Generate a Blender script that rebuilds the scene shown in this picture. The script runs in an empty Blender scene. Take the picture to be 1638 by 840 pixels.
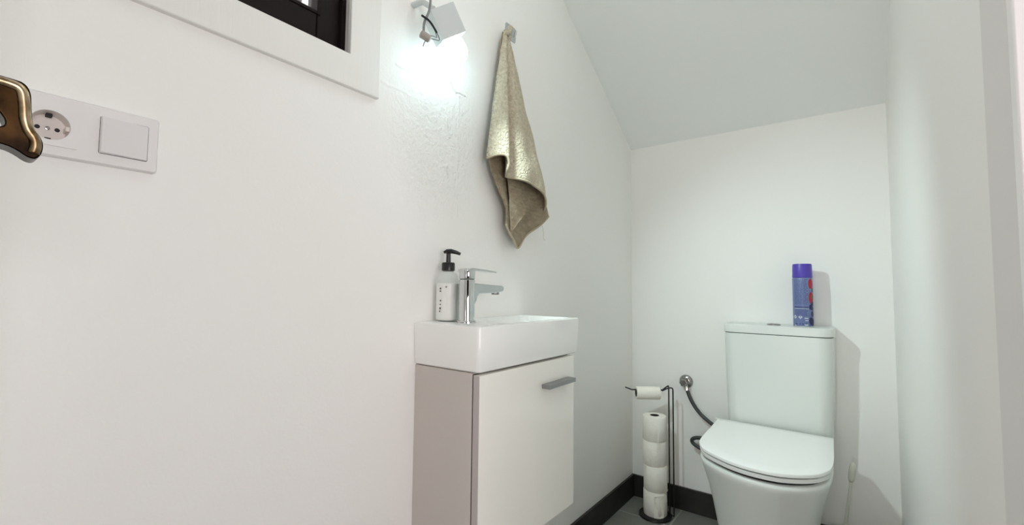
import bpy, bmesh, math, random
from mathutils import Vector, Matrix, noise
S = bpy.context.scene
COL = S.collection
random.seed(4)

# ---------------------------------------------------------------- camera
cam_d = bpy.data.cameras.new('camera'); cam = bpy.data.objects.new('camera', cam_d); COL.objects.link(cam)
cam_d.sensor_fit = 'HORIZONTAL'; cam_d.sensor_width = 36.0
cam_d.lens = 719.617 / 1638 * 36.0
cam_d.clip_start = 0.01
cam.matrix_world = Matrix(((0.7977529823693853, 0.026787088600021335, 0.6023891026612997, 0.849),
                           (0.6028901233523429, -0.053098579671399006, -0.796055299587332, 0.0),
                           (0.010662001920281189, 0.9982299297863269, -0.05850922144275397, 0.957),
                           (0, 0, 0, 1)))
S.camera = cam

# ---------------------------------------------------------------- light and exposure
w = bpy.data.worlds.new('world'); S.world = w; w.use_nodes = True
w.node_tree.nodes['Background'].inputs[0].default_value = (0.97, 1.0, 1.0, 1)
w.node_tree.nodes['Background'].inputs[1].default_value = 2.0

def area(name, loc, target, sx, sy, power, color):
    d = bpy.data.lights.new(name, 'AREA'); d.shape = 'RECTANGLE'; d.size = sx; d.size_y = sy
    d.energy = power; d.color = color
    o = bpy.data.objects.new(name, d); COL.objects.link(o); o.location = loc
    o.rotation_euler = (Vector(target) - Vector(loc)).to_track_quat('-Z', 'Y').to_euler()
    return o
area('hallway_fill', (2.10, -0.15, 1.00), (0.0, 0.70, 0.45), 0.9, 1.0, 19.0, (1.0, 0.94, 0.945))  # added fill, shines through the doorway onto the left wall
area('entrance_upper_fill', (0.50, -0.85, 2.38), (0.45, 1.2, 0.6), 0.30, 0.30, 2.0, (1.0, 0.955, 0.945))  # unseen fill added high up behind the camera
area('entrance_front_fill', (0.70, -1.42, 0.62), (0.35, 1.7, 0.25), 0.45, 0.9, 6.5, (1.0, 0.945, 0.945))  # low fill added behind the camera for toilet front and rolls
LAMP_STRENGTH = 14.0
BEAM_POWER = 21.0
area('overhead_fill', (0.62, 0.95, 2.30), (0.52, 1.35, 0.0), 0.50, 0.5, 2.4, (0.88, 1.0, 0.96))  # unseen soft fill added above the frame, over the toilet
LAMP_COLOR = (0.66, 0.96, 1.0, 1)

S.view_settings.view_transform = 'Standard'; S.view_settings.look = 'None'
S.view_settings.gamma = 1.0; S.view_settings.use_curve_mapping = False
S.view_settings.exposure = 0.28
S.cycles.use_denoising = True
S.cycles.max_bounces = 14; S.cycles.diffuse_bounces = 12; S.cycles.transmission_bounces = 10; S.cycles.glossy_bounces = 6
S.cycles.sample_clamp_indirect = 6.0
S.cycles.caustics_reflective = False; S.cycles.caustics_refractive = False

# ---------------------------------------------------------------- materials
def mat(name, color, rough=0.5, metal=0.0, **kw):
    m = bpy.data.materials.new(name); m.use_nodes = True
    b = m.node_tree.nodes['Principled BSDF']
    b.inputs['Base Color'].default_value = (*color, 1); b.inputs['Roughness'].default_value = rough
    b.inputs['Metallic'].default_value = metal
    for k, v in kw.items():
        b.inputs[k.replace('_', ' ')].default_value = v
    return m
def nodes(m): return m.node_tree.nodes, m.node_tree.links, m.node_tree.nodes['Principled BSDF']
def math_node(N, L, op, a, b=None, c=None):
    n = N.new('ShaderNodeMath'); n.operation = op
    for i, v in enumerate((a, b, c)):
        if v is None: continue
        if isinstance(v, (int, float)): n.inputs[i].default_value = v
        else: L.new(v, n.inputs[i])
    return n.outputs[0]
def noise_out(N, L, scale, detail=3, rough=0.5, vec=None, mscale=None):
    t = N.new('ShaderNodeTexNoise'); t.inputs['Scale'].default_value = scale
    t.inputs['Detail'].default_value = detail; t.inputs['Roughness'].default_value = rough
    if vec is None: vec = N.new('ShaderNodeTexCoord').outputs['Object']
    if mscale:
        mp = N.new('ShaderNodeMapping'); mp.inputs['Scale'].default_value = mscale; L.new(vec, mp.inputs[0]); vec = mp.outputs[0]
    L.new(vec, t.inputs['Vector']); return t.outputs['Fac']
def bump(m, height, strength=0.3, dist=0.002):
    N, L, B = nodes(m); bp = N.new('ShaderNodeBump'); bp.inputs['Strength'].default_value = strength
    bp.inputs['Distance'].default_value = dist; L.new(height, bp.inputs['Height']); L.new(bp.outputs[0], B.inputs['Normal'])
def noisy(m, scale, strength, dist, detail=3, mscale=None):
    N, L, B = nodes(m); bump(m, noise_out(N, L, scale, detail, mscale=mscale), strength, dist); return m
def tint(m, c1, c2, scale, detail=4, mscale=None):
    N, L, B = nodes(m); f = noise_out(N, L, scale, detail, mscale=mscale)
    r = N.new('ShaderNodeValToRGB'); r.color_ramp.elements[0].position = 0.35; r.color_ramp.elements[1].position = 0.65
    r.color_ramp.elements[0].color = (*c1, 1); r.color_ramp.elements[1].color = (*c2, 1)
    L.new(f, r.inputs[0]); L.new(r.outputs[0], B.inputs['Base Color']); return m

WALL = (0.87, 0.858, 0.838)
m_wall = noisy(mat('painted_plaster', WALL, 0.55), 160, 0.10, 0.001)
m_ceil = noisy(mat('painted_slope', (0.87, 0.89, 0.88), 0.6), 140, 0.10, 0.001)
# left wall: same paint, rough patched filler below the lamp and a few raised repair lines
m_wall_l = mat('patched_plaster', WALL, 0.5)
def build_patched(m):
    N, L, B = nodes(m)
    tc = N.new('ShaderNodeTexCoord').outputs['Object']
    sp = N.new('ShaderNodeSeparateXYZ'); L.new(tc, sp.inputs[0]); Yc, Zc = sp.outputs[1], sp.outputs[2]
    fine = math_node(N, L, 'MULTIPLY', noise_out(N, L, 170, 3, vec=tc), 0.0005)
    dy = math_node(N, L, 'DIVIDE', math_node(N, L, 'SUBTRACT', Yc, 0.80), 0.16)
    dz = math_node(N, L, 'DIVIDE', math_node(N, L, 'SUBTRACT', Zc, 1.33), 0.22)
    d2 = math_node(N, L, 'ADD', math_node(N, L, 'MULTIPLY', dy, dy), math_node(N, L, 'MULTIPLY', dz, dz))
    msk = math_node(N, L, 'SUBTRACT', 1.25, d2); msk.node.use_clamp = True
    rough = math_node(N, L, 'MULTIPLY', noise_out(N, L, 62, 5, 0.65, vec=tc), 0.0085)
    h = math_node(N, L, 'ADD', fine, math_node(N, L, 'MULTIPLY', rough, msk))
    def seg(y0, z0, y1, z1, wdt, amp):
        nonlocal h
        ln = math.hypot(y1 - y0, z1 - z0); uy, uz = (y1 - y0) / ln, (z1 - z0) / ln
        wob = math_node(N, L, 'MULTIPLY', math_node(N, L, 'SUBTRACT', noise_out(N, L, 35, 2, vec=tc), 0.5), 0.012)
        py = math_node(N, L, 'SUBTRACT', Yc, y0); pz = math_node(N, L, 'SUBTRACT', Zc, z0)
        t = math_node(N, L, 'ADD', math_node(N, L, 'MULTIPLY', py, uy), math_node(N, L, 'MULTIPLY', pz, uz))
        q = math_node(N, L, 'ADD', math_node(N, L, 'SUBTRACT', math_node(N, L, 'MULTIPLY', pz, uy), math_node(N, L, 'MULTIPLY', py, uz)), wob)
        over = math_node(N, L, 'MAXIMUM', math_node(N, L, 'MAXIMUM', math_node(N, L, 'MULTIPLY', t, -1.0), math_node(N, L, 'SUBTRACT', t, ln)), 0.0)
        d = math_node(N, L, 'ADD', math_node(N, L, 'ABSOLUTE', q), over)
        k = math_node(N, L, 'SUBTRACT', 1.0, math_node(N, L, 'DIVIDE', d, wdt)); k.node.use_clamp = True
        h = math_node(N, L, 'ADD', h, math_node(N, L, 'MULTIPLY', k, amp))
    seg(0.66, 1.487, 0.79, 1.484, 0.006, 0.0016)
    seg(0.62, 1.43, 0.76, 1.425, 0.006, 0.0007)
    seg(0.842, 1.51, 0.863, 1.488, 0.004, -0.004)
    seg(0.863, 1.488, 0.90, 1.492, 0.004, -0.004)
    seg(0.826, 1.41, 0.836, 1.36, 0.006, 0.003)
    seg(0.83, 1.28, 0.834, 1.25, 0.005, 0.003)
    seg(0.872, 1.50, 0.872, 1.15, 0.004, 0.0012)
    bump(m, h, 0.8, 1.0)
build_patched(m_wall_l)

m_floor = mat('anthracite_tile', (0.045, 0.045, 0.042), 0.45)
def tiles(m):
    N, L, B = nodes(m); tc = N.new('ShaderNodeTexCoord').outputs['Object']
    sp = N.new('ShaderNodeSeparateXYZ'); L.new(tc, sp.inputs[0])
    def line(v, off, step):
        a = math_node(N, L, 'FRACT', math_node(N, L, 'DIVIDE', math_node(N, L, 'SUBTRACT', v, off), step))
        a = math_node(N, L, 'MINIMUM', a, math_node(N, L, 'SUBTRACT', 1.0, a))
        return math_node(N, L, 'LESS_THAN', a, 0.0030 / step)
    g = math_node(N, L, 'MAXIMUM', line(sp.outputs[0], 0.228, 0.30), line(sp.outputs[1], 1.90 - 3.0, 0.60))
    f = noise_out(N, L, 9, 5, vec=tc)
    mx = N.new('ShaderNodeMix'); mx.data_type = 'RGBA'; L.new(f, mx.inputs[0])
    mx.inputs[6].default_value = (0.15, 0.148, 0.132, 1); mx.inputs[7].default_value = (0.23, 0.226, 0.205, 1)
    m2 = N.new('ShaderNodeMix'); m2.data_type = 'RGBA'; L.new(g, m2.inputs[0]); L.new(mx.outputs[2], m2.inputs[6])
    m2.inputs[7].default_value = (0.34, 0.34, 0.31, 1); L.new(m2.outputs[2], B.inputs['Base Color'])
tiles(m_floor)
m_base = tint(mat('dark_skirting_tile', (0.03, 0.027, 0.024), 0.5), (0.012, 0.0105, 0.009), (0.024, 0.021, 0.018), 12)
m_paintwood = noisy(mat('white_painted_wood', (0.80, 0.79, 0.765), 0.45), 60, 0.5, 0.0015, 4, (1, 1, 0.12))
m_pinkwood = noisy(mat('door_casing_paint', (0.74, 0.72, 0.71), 0.6), 200, 0.15, 0.0008)
m_jamb = noisy(mat('jamb_gloss_paint', (0.86, 0.84, 0.84), 0.35), 25, 0.6, 0.003, 4, (1, 1, 0.15))
m_darkwood = noisy(mat('dark_brown_wood', (0.007, 0.003, 0.0025), 0.45, Specular_IOR_Level=0.15), 30, 0.2, 0.001, 3, (1, 1, 0.1))
m_redwood = mat('red_brown_wood', (0.04, 0.010, 0.006), 0.4)
m_glass = mat('window_glass', (1, 1, 1), 0.02, Alpha=0.12)
m_ceramic = mat('white_glazed_ceramic', (0.90, 0.90, 0.885), 0.08, Coat_Weight=0.3)
m_toilet = mat('toilet_ceramic', (0.74, 0.765, 0.74), 0.27, Specular_IOR_Level=0.4)
m_lid = mat('toilet_seat_plastic', (0.93, 0.94, 0.93), 0.22)
m_gloss = mat('gloss_white_door', (0.92, 0.90, 0.85), 0.12)
m_side = mat('greige_melamine', (0.58, 0.535, 0.505), 0.45)
m_edge = mat('grey_door_edge', (0.48, 0.43, 0.42), 0.4)
m_gap = mat('dark_gap', (0.02, 0.02, 0.02), 0.7)
m_grey = mat('brushed_grey_metal', (0.30, 0.31, 0.31), 0.4, 0.6)
m_chrome = mat('chrome', (0.62, 0.635, 0.64), 0.06, 1.0)
m_chrome2 = noisy(mat('dull_chrome', (0.36, 0.35, 0.34), 0.22, 1.0), 60, 0.2, 0.001)
m_black = mat('black_plastic', (0.008, 0.008, 0.009), 0.3)
m_wire = mat('black_wire', (0.006, 0.006, 0.006), 0.4)
m_clear = mat('clear_plastic', (0.85, 0.88, 0.87), 0.08, Alpha=0.16)
m_soap = mat('white_liquid_soap', (0.93, 0.92, 0.89), 0.35)
m_print = mat('faded_dark_print', (0.05, 0.05, 0.05), 0.6)
m_switch = mat('white_switch_plastic', (0.80, 0.775, 0.775), 0.3)
m_rocker = mat('white_rocker_plastic', (0.76, 0.73, 0.735), 0.3)
m_socketwell = mat('socket_well_plastic', (0.78, 0.72, 0.69), 0.35)
m_brass = tint(mat('antique_brass', (0.20, 0.11, 0.04), 0.28, 1.0), (0.006, 0.004, 0.003), (0.05, 0.026, 0.010), 30)
m_hook = mat('brushed_steel', (0.62, 0.64, 0.66), 0.35, 1.0)
m_cord = mat('grey_cable', (0.22, 0.23, 0.23), 0.5)
m_block = mat('terminal_plastic', (0.35, 0.31, 0.28), 0.5)
m_shade = mat('white_lamp_metal', (0.62, 0.66, 0.66), 0.5)
m_paper = mat('toilet_paper', (0.93, 0.89, 0.82), 0.9)
def quilting(m):
    N, L, B = nodes(m); v = N.new('ShaderNodeTexVoronoi'); v.inputs['Scale'].default_value = 110
    L.new(N.new('ShaderNodeTexCoord').outputs['Object'], v.inputs['Vector'])
    s = math_node(N, L, 'ADD', v.outputs['Distance'], noise_out(N, L, 30, 4)); bump(m, s, 0.35, 0.002)
quilting(m_paper)
m_core = mat('cardboard_core', (0.03, 0.022, 0.016), 0.9)
m_hose = noisy(mat('grey_braided_hose', (0.055, 0.06, 0.058), 0.45, 0.3), 400, 0.5, 0.001)
m_brush = mat('cream_plastic', (0.72, 0.72, 0.64), 0.4)
m_towel = tint(mat('beige_terry', (0.42, 0.35, 0.24), 0.95), (0.50, 0.44, 0.33), (0.64, 0.575, 0.45), 120)
noisy(m_towel, 190, 1.0, 0.007, 3)
m_towel_shade = tint(mat('towel_inner_shade', (0.3, 0.24, 0.17), 0.95), (0.27, 0.22, 0.155), (0.37, 0.305, 0.215), 45, 4, (1, 1, 2.5))  # shade of the inner towel layers put into a darker colour
noisy(m_towel_shade, 170, 0.8, 0.004, 4)
for _m in (m_towel, m_towel_shade): _m.node_tree.nodes['Principled BSDF'].inputs['Specular IOR Level'].default_value = 0.1
m_hem = noisy(mat('towel_hem', (0.46, 0.40, 0.29), 0.9), 400, 0.5, 0.001)
m_can = mat('can_label', (0.16, 0.20, 0.40), 0.35)
m_cap = mat('violet_cap', (0.085, 0.05, 0.42), 0.35)
m_red = mat('berry_red', (0.45, 0.01, 0.02), 0.4)
m_navy = mat('blueberry', (0.012, 0.015, 0.08), 0.4)
m_leaf = mat('berry_leaf', (0.06, 0.16, 0.06), 0.5)
m_labelwhite = mat('label_white', (0.62, 0.64, 0.72), 0.4)
m_labeltext = mat('label_text', (0.05, 0.07, 0.20), 0.4)
m_emit = bpy.data.materials.new('led_diffuser'); m_emit.use_nodes = True
_b = m_emit.node_tree.nodes['Principled BSDF']; _b.inputs['Emission Color'].default_value = LAMP_COLOR
_b.inputs['Emission Strength'].default_value = LAMP_STRENGTH; _b.inputs['Base Color'].default_value = (0.9, 0.9, 0.9, 1)

# ---------------------------------------------------------------- helpers
def link(name, bm, m, parent=None, smooth=0, bevel=0.0, seg=2, sub=0):
    bmesh.ops.recalc_face_normals(bm, faces=bm.faces[:])
    me = bpy.data.meshes.new(name); bm.to_mesh(me); bm.free()
    o = bpy.data.objects.new(name, me); COL.objects.link(o)
    for x in (m if isinstance(m, (list, tuple)) else [m]): me.materials.append(x)
    if smooth:
        for p in me.polygons: p.use_smooth = True
        if smooth < 180: me.set_sharp_from_angle(angle=math.radians(smooth))
    if bevel:
        b = o.modifiers.new('bevel', 'BEVEL'); b.width = bevel; b.segments = seg; b.limit_method = 'ANGLE'; b.angle_limit = math.radians(35)
        for p in me.polygons: p.use_smooth = True
        me.set_sharp_from_angle(angle=math.radians(35))
        b.harden_normals = True
    if sub:
        s = o.modifiers.new('sub', 'SUBSURF'); s.levels = sub; s.render_levels = sub
    if parent:
        o.parent = parent; bpy.context.view_layer.update()
        o.matrix_parent_inverse = parent.matrix_world.inverted()
    return o
def box(bm, a, b, mi=0):
    vs = [bm.verts.new((x, y, z)) for x in (a[0], b[0]) for y in (a[1], b[1]) for z in (a[2], b[2])]
    for f in ((0, 1, 3, 2), (4, 6, 7, 5), (0, 4, 5, 1), (2, 3, 7, 6), (0, 2, 6, 4), (1, 5, 7, 3)):
        bm.faces.new([vs[i] for i in f]).material_index = mi
    return vs
def B(*boxes):
    bm = bmesh.new()
    for a, b in boxes: box(bm, a, b)
    return bm
def lathe(bm, prof, c=(0, 0, 0), n=40, M=None, caps=True, mi=0):
    rings = []
    for r, z in prof:
        if r < 1e-6:
            p = Vector((0, 0, z)); p = (M @ p) if M else p
            rings.append([bm.verts.new(p + Vector(c))])
        else:
            row = []
            for i in range(n):
                a = 2 * math.pi * i / n; p = Vector((r * math.cos(a), r * math.sin(a), z))
                if M: p = M @ p
                row.append(bm.verts.new(p + Vector(c)))
            rings.append(row)
    for A, Bq in zip(rings, rings[1:]):
        for i in range(n):
            j = (i + 1) % n
            if len(A) == 1 and len(Bq) == 1: continue
            if len(A) == 1: f = bm.faces.new((A[0], Bq[i], Bq[j]))
            elif len(Bq) == 1: f = bm.faces.new((A[i], A[j], Bq[0]))
            else: f = bm.faces.new((A[i], A[j], Bq[j], Bq[i]))
            f.material_index = mi
    if caps:
        for R in (rings[0], rings[-1]):
            if len(R) > 2: bm.faces.new(R).material_index = mi
    return bm
def L(prof, **k): return lathe(bmesh.new(), prof, **k)
def loft(bm, loops, cap0=True, cap1=True):
    rows = [[bm.verts.new(p) for p in l] for l in loops]
    n = len(rows[0])
    for A, C in zip(rows, rows[1:]):
        for i in range(n):
            j = (i + 1) % n; bm.faces.new((A[i], A[j], C[j], C[i]))
    if cap0: bm.faces.new(rows[0])
    if cap1: bm.faces.new(rows[-1])
    return bm
def catmull(pts, k=8, closed=False):
    P = [Vector(p) for p in pts]; n = len(P); out = []
    rng = range(n) if closed else range(n - 1)
    for i in rng:
        if closed: a, b, c, d = P[(i - 1) % n], P[i], P[(i + 1) % n], P[(i + 2) % n]
        else: a, b, c, d = P[max(i - 1, 0)], P[i], P[i + 1], P[min(i + 2, n - 1)]
        for s in range(k):
            t = s / k
            out.append(0.5 * ((2 * b) + (c - a) * t + (2 * a - 5 * b + 4 * c - d) * t * t + (3 * b - a - 3 * c + d) * t ** 3))
    if not closed: out.append(P[-1])
    return out
def tube(bm, pts, r, n=12, closed=False):
    P = [Vector(p) for p in pts]; m = len(P); rows = []
    nrm = None
    for i, p in enumerate(P):
        if closed: t = (P[(i + 1) % m] - P[i - 1]).normalized()
        else: t = (P[min(i + 1, m - 1)] - P[max(i - 1, 0)]).normalized()
        if nrm is None:
            nrm = t.cross(Vector((0, 0, 1)))
            if nrm.length < 1e-3: nrm = t.cross(Vector((1, 0, 0)))
            nrm.normalize()
        else:
            nrm = (nrm - t * nrm.dot(t)).normalized()
        bn = t.cross(nrm); rr = r[i] if isinstance(r, (list, tuple)) else r
        rows.append([bm.verts.new(p + rr * (math.cos(2 * math.pi * k / n) * nrm + math.sin(2 * math.pi * k / n) * bn)) for k in range(n)])
    for a in range(m if closed else m - 1):
        A, C = rows[a], rows[(a + 1) % m]
        for i in range(n):
            j = (i + 1) % n; bm.faces.new((A[i], A[j], C[j], C[i]))
    if not closed: bm.faces.new(rows[0]); bm.faces.new(rows[-1])
    return bm
def rrect(x0, x1, y0, y1, z, r, k=8):
    """rounded rectangle loop; r = radii of corners (x0y0, x1y0, x1y1, x0y1)"""
    if not isinstance(r, (list, tuple)): r = (r,) * 4
    out = []
    for (cx, cy, a0), rr in zip(((x0, y0, 180), (x1, y0, 270), (x1, y1, 0), (x0, y1, 90)), r):
        sx = 1 if cx == x0 else -1; sy = 1 if cy == y0 else -1
        for i in range(k + 1):
            a = math.radians(a0 + 90 * i / k)
            out.append(Vector((cx + sx * rr + rr * math.cos(a), cy + sy * rr + rr * math.sin(a), z)))
    return out
def prism(bm, pts, f):
    """pts 2-D outline, f(p, s) -> 3-D for s in (0, 1)"""
    return loft(bm, [[Vector(f(p, s)) for p in pts] for s in (0, 1)])
def thing(name, loc, label, cat, group=None):
    o = bpy.data.objects.new(name, None); o.empty_display_size = 0.05; COL.objects.link(o); o.location = loc
    o['label'] = label; o['category'] = cat
    if group: o['group'] = group
    bpy.context.view_layer.update()
    return o
def tag(o, label, cat, group=None):
    o['label'] = label; o['category'] = cat
    if group: o['group'] = group
    return o
def struct(o, label=None, cat=None):
    o['kind'] = 'structure'
    if label: o['label'] = label
    if cat: o['category'] = cat
    return o
def to_dir(d): return Vector(d).normalized().to_track_quat('Z', 'Y').to_matrix()

# ---------------------------------------------------------------- room
XR, YB, YF = 0.963, 2.081, -1.50       # right wall, back wall, front wall
JY = 0.535                              # far jamb of the doorway in the right wall
WT = 0.25
# left wall with the window opening y -0.15..0.54, z 1.447..2.05
def panel_with_holes(ys, zs, holes):
    """one watertight wall slab between x=-WT and 0; holes are (y index, z index) cells left open"""
    bm = bmesh.new(); V = {}
    def vt(x, i, j):
        if (x, i, j) not in V: V[x, i, j] = bm.verts.new((x, ys[i], zs[j]))
        return V[x, i, j]
    solid = lambda i, j: 0 <= i < len(ys) - 1 and 0 <= j < len(zs) - 1 and (i, j) not in holes
    for i in range(len(ys) - 1):
        for j in range(len(zs) - 1):
            if not solid(i, j): continue
            for x in (-WT, 0): bm.faces.new([vt(x, i, j), vt(x, i + 1, j), vt(x, i + 1, j + 1), vt(x, i, j + 1)])
            for (di, dj, a, b) in ((-1, 0, (i, j), (i, j + 1)), (1, 0, (i + 1, j), (i + 1, j + 1)), (0, -1, (i, j), (i + 1, j)), (0, 1, (i, j + 1), (i + 1, j + 1))):
                if not solid(i + di, j + dj): bm.faces.new([vt(-WT, *a), vt(0, *a), vt(0, *b), vt(-WT, *b)])
    return bm
bm = panel_with_holes([YF - 0.2, -0.15, 0.073, 0.118, 0.54, YB + 0.2], [-0.05, 1.144, 1.189, 1.447, 2.05, 2.6], {(1, 3), (2, 3), (3, 3), (2, 1)})
struct(link('wall_left', bm, m_wall_l), 'white plaster wall with the window, towel and washbasin', 'wall')
struct(link('wall_back', B(((0, YB, -0.05), (XR + 0.2, YB + 0.15, 1.8))), m_wall), 'white end wall behind the toilet', 'wall')
bm = B(((XR, JY, -0.05), (XR + 0.13, YB, 2.6)), ((XR, YF - 0.2, -0.05), (XR + 0.13, -0.42, 2.6)),
       ((XR, -0.42, 2.05), (XR + 0.13, JY, 2.6)))
struct(link('wall_right', bm, m_wall), 'white side wall at the right edge of the photo', 'wall')
struct(link('wall_front', B(((0, YF - 0.15, -0.05), (XR, YF, 2.6))), m_wall))
bm = bmesh.new()
prof = [(YB + 0.15, 1.643 - 0.15 * 0.626), (0.79, 2.451), (YF - 0.15, 2.451), (YF - 0.15, 2.62), (0.75, 2.62), (YB + 0.15, 1.70)]
prism(bm, prof, lambda p, s: (-0.0 + s * (XR), p[0], p[1]))
struct(link('ceiling', bm, m_ceil), 'white sloping ceiling under the stairs', 'ceiling')
struct(link('floor', B(((0, YF - 0.15, -0.05), (XR + 0.8, YB, 0))), m_floor), 'dark grey tiled floor with pale joints', 'floor')
BH = 0.097
struct(link('baseboard_left', B(((0, YF, 0), (0.011, YB, BH))), m_base, bevel=0.0015), 'dark tile skirting along the washbasin wall', 'baseboard')
struct(link('baseboard_back', B(((0.011, YB - 0.011, 0), (XR, YB, BH))), m_base, bevel=0.0015), 'dark tile skirting behind the toilet', 'baseboard')
struct(link('baseboard_right', B(((XR - 0.011, JY + 0.1, 0), (XR, YB - 0.011, BH))), m_base, bevel=0.0015))
# doorway in the right wall
struct(link('trim_1', B(((XR - 0.004, JY, 0), (XR, JY + 0.099, 2.14)), ((XR - 0.004, -0.52, 2.05), (XR, JY, 2.14)), ((XR - 0.004, -0.52, 0), (XR, -0.42, 2.05))), m_pinkwood, bevel=0.001),
       'flat greyish door casing on the right wall', 'trim')
struct(link('trim_2', B(((XR - 0.006, JY - 0.016, 0), (XR + 0.14, JY, 2.05)), ((XR - 0.006, -0.42, 0), (XR + 0.14, -0.404, 2.05)),
       ((XR - 0.006, -0.404, 2.034), (XR + 0.14, JY - 0.016, 2.05))), m_jamb, bevel=0.002), 'brushed white door jamb at the far right edge', 'trim')
m_hall = mat('dark_hall_wall', (0.06, 0.042, 0.034), 0.6)  # unseen hall added, kept dark for the stripe mirrored in the faucet
hx0, hx1, hy0, hy1 = XR + 0.13, 2.5, -1.6, 1.4
struct(link('wall_hall', B(((hx1, hy0, -0.05), (hx1 + .1, hy1, 2.6)), ((hx0, hy0 - .1, -0.05), (hx1 + .1, hy0, 2.6)), ((hx0, hy1, -0.05), (hx1 + .1, hy1 + .1, 2.6)),
       ((hx0, hy0, 2.5), (hx1, hy1, 2.6)), ((XR + 0.8, hy0, -0.05), (hx1, hy1, 0))), m_hall))
# unseen brown leaf added in the hall to mirror dark in the faucet
d2 = struct(link('reflection_leaf', B(((XR + 0.14, -0.46, 0.01), (XR + 0.78, -0.42, 2.03))), m_redwood, bevel=0.002))
# narrow leaf beside the camera that carries the brass handle
d1 = struct(link('door_1', B(((0.012, -0.075, 0.01), (0.41, -0.035, 2.03))), m_paintwood, bevel=0.002), 'white door leaf that carries the brass handle', 'door')
hy = [(.000, 1.111), (.018, 1.112), (.035, 1.1115), (.042, 1.110), (.0455, 1.104), (.0465, 1.094), (.0475, 1.083), (.0492, 1.076), (.0525, 1.071), (.0542, 1.065),
      (.0535, 1.058), (.0505, 1.0535), (.046, 1.054), (.040, 1.058), (.033, 1.0605), (.020, 1.0605), (.010, 1.065), (.010, 1.071), (.030, 1.073), (.0335, 1.078), (.029, 1.086), (.018, 1.098), (.000, 1.101)]
bm = bmesh.new(); prism(bm, [tuple(p) for p in catmull([(a, b, 0) for a, b in hy], 3, True)], lambda p, s: (0.326 + 0.022 * s, p[0], p[1]))
hd = link('door_handle', bm, m_brass, d1, smooth=50, bevel=0.004, seg=3)
hd['label'] = 'curled antique brass door handle'
m_brass_highlight = tint(mat('brass_highlight', (0.4, 0.28, 0.15), 0.3, 1.0), (0.16, 0.10, 0.045), (0.55, 0.42, 0.27), 70)  # brass brightened, the highlight on edge and tip is in the colour
highlight_rim = catmull([(.3475, .000, 1.1065), (.3475, .018, 1.1075), (.3475, .034, 1.107), (.3475, .0405, 1.104), (.3475, .0425, 1.094), (.3475, .0435, 1.083), (.3475, .0455, 1.075), (.3475, .0490, 1.069), (.3475, .0500, 1.063), (.3475, .0490, 1.0575)], 5)
ri = link('highlight_rim', tube(bmesh.new(), highlight_rim, 0.0036, 12), m_brass_highlight, hd, smooth=180); ri['label'] = 'brighter brass edge with the highlight in its colour'
link('neck', L([(0.009, 0), (0.009, 0.048), (0.012, 0.052)], M=to_dir((0, 1, 0)), c=(0.338, -0.035, 1.066)), m_brass, hd, smooth=40)
link('rosette', L([(0.026, 0), (0.026, 0.006), (0.022, 0.009)], M=to_dir((0, 1, 0)), c=(0.338, -0.035, 1.066)), m_brass, hd, smooth=40)

# ---------------------------------------------------------------- window
WY0, WY1, WZ0, WZ1 = -0.15, 0.54, 1.447, 2.05
win = struct(bpy.data.objects.new('window_1', None), 'dark brown window in a wide white casing, top left', 'window'); COL.objects.link(win)
win.location = (0, 0.19, WZ0); bpy.context.view_layer.update()
def ring(x0, x1, y0, y1, z0, z1, w):
    if not isinstance(w, tuple): w = (w,) * 4        # y0 side, y1 side, bottom, top
    return B(((x0, y0, z0), (x1, y0 + w[0], z1)), ((x0, y1 - w[1], z0), (x1, y1, z1)),
             ((x0, y0 + w[0], z0), (x1, y1 - w[1], z0 + w[2])), ((x0, y0 + w[0], z1 - w[3]), (x1, y1 - w[1], z1)))
def frame_loop(y0, y1, z0, z1, x): return [Vector((x, y0, z0)), Vector((x, y1, z0)), Vector((x, y1, z1)), Vector((x, y0, z1))]
cas = [frame_loop(WY0 - .075, .606, 1.381, WZ1 + .075, 0), frame_loop(WY0 - .075, .606, 1.381, WZ1 + .075, .0095), frame_loop(WY0 - .0735, .6045, 1.3825, WZ1 + .0735, .011),
       frame_loop(WY0 - .001, .532, 1.452, WZ1 + .001, .011), frame_loop(WY0, .531, 1.453, WZ1, .0095), frame_loop(WY0, .531, 1.453, WZ1, 0)]
bm = loft(bmesh.new(), cas + [cas[0]], False, False); bmesh.ops.remove_doubles(bm, verts=bm.verts[:], dist=1e-6)
link('window_casing', bm, m_paintwood, win)
link('window_lining', ring(-0.02, 0.009, WY0 - 0.003, 0.5405, WZ0 - 0.003, WZ1 + .003, 0.005), m_paintwood, win)
fr = link('window_frame', ring(-0.075, -0.0185, WY0, WY1, WZ0, WZ1, (.02, .014, .022, .02)), m_darkwood, win, bevel=0.0015)
sa = link('window_sash', ring(-0.065, -0.024, WY0 + .021, WY1 - .017, WZ0 + .023, WZ1 - .021, (.05, .05, .058, .05)), m_darkwood, win, bevel=0.003)
link('glazing_bead', ring(-0.045, -0.0215, WY0 + .062, WY1 - .060, WZ0 + .075, WZ1 - .062, 0.008), m_darkwood, win, bevel=0.002)
link('glass', B(((-0.052, WY0 + .06, WZ0 + .07), (-0.048, WY1 - .06, WZ1 - .06))), m_glass, win)
bm = bmesh.new()
for y in (0.447,): box(bm, (-0.075, y, WZ0 + .07), (-0.058, y + 0.010, WZ1 - .05))
link('glazing_bar', bm, m_redwood, win)

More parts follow.
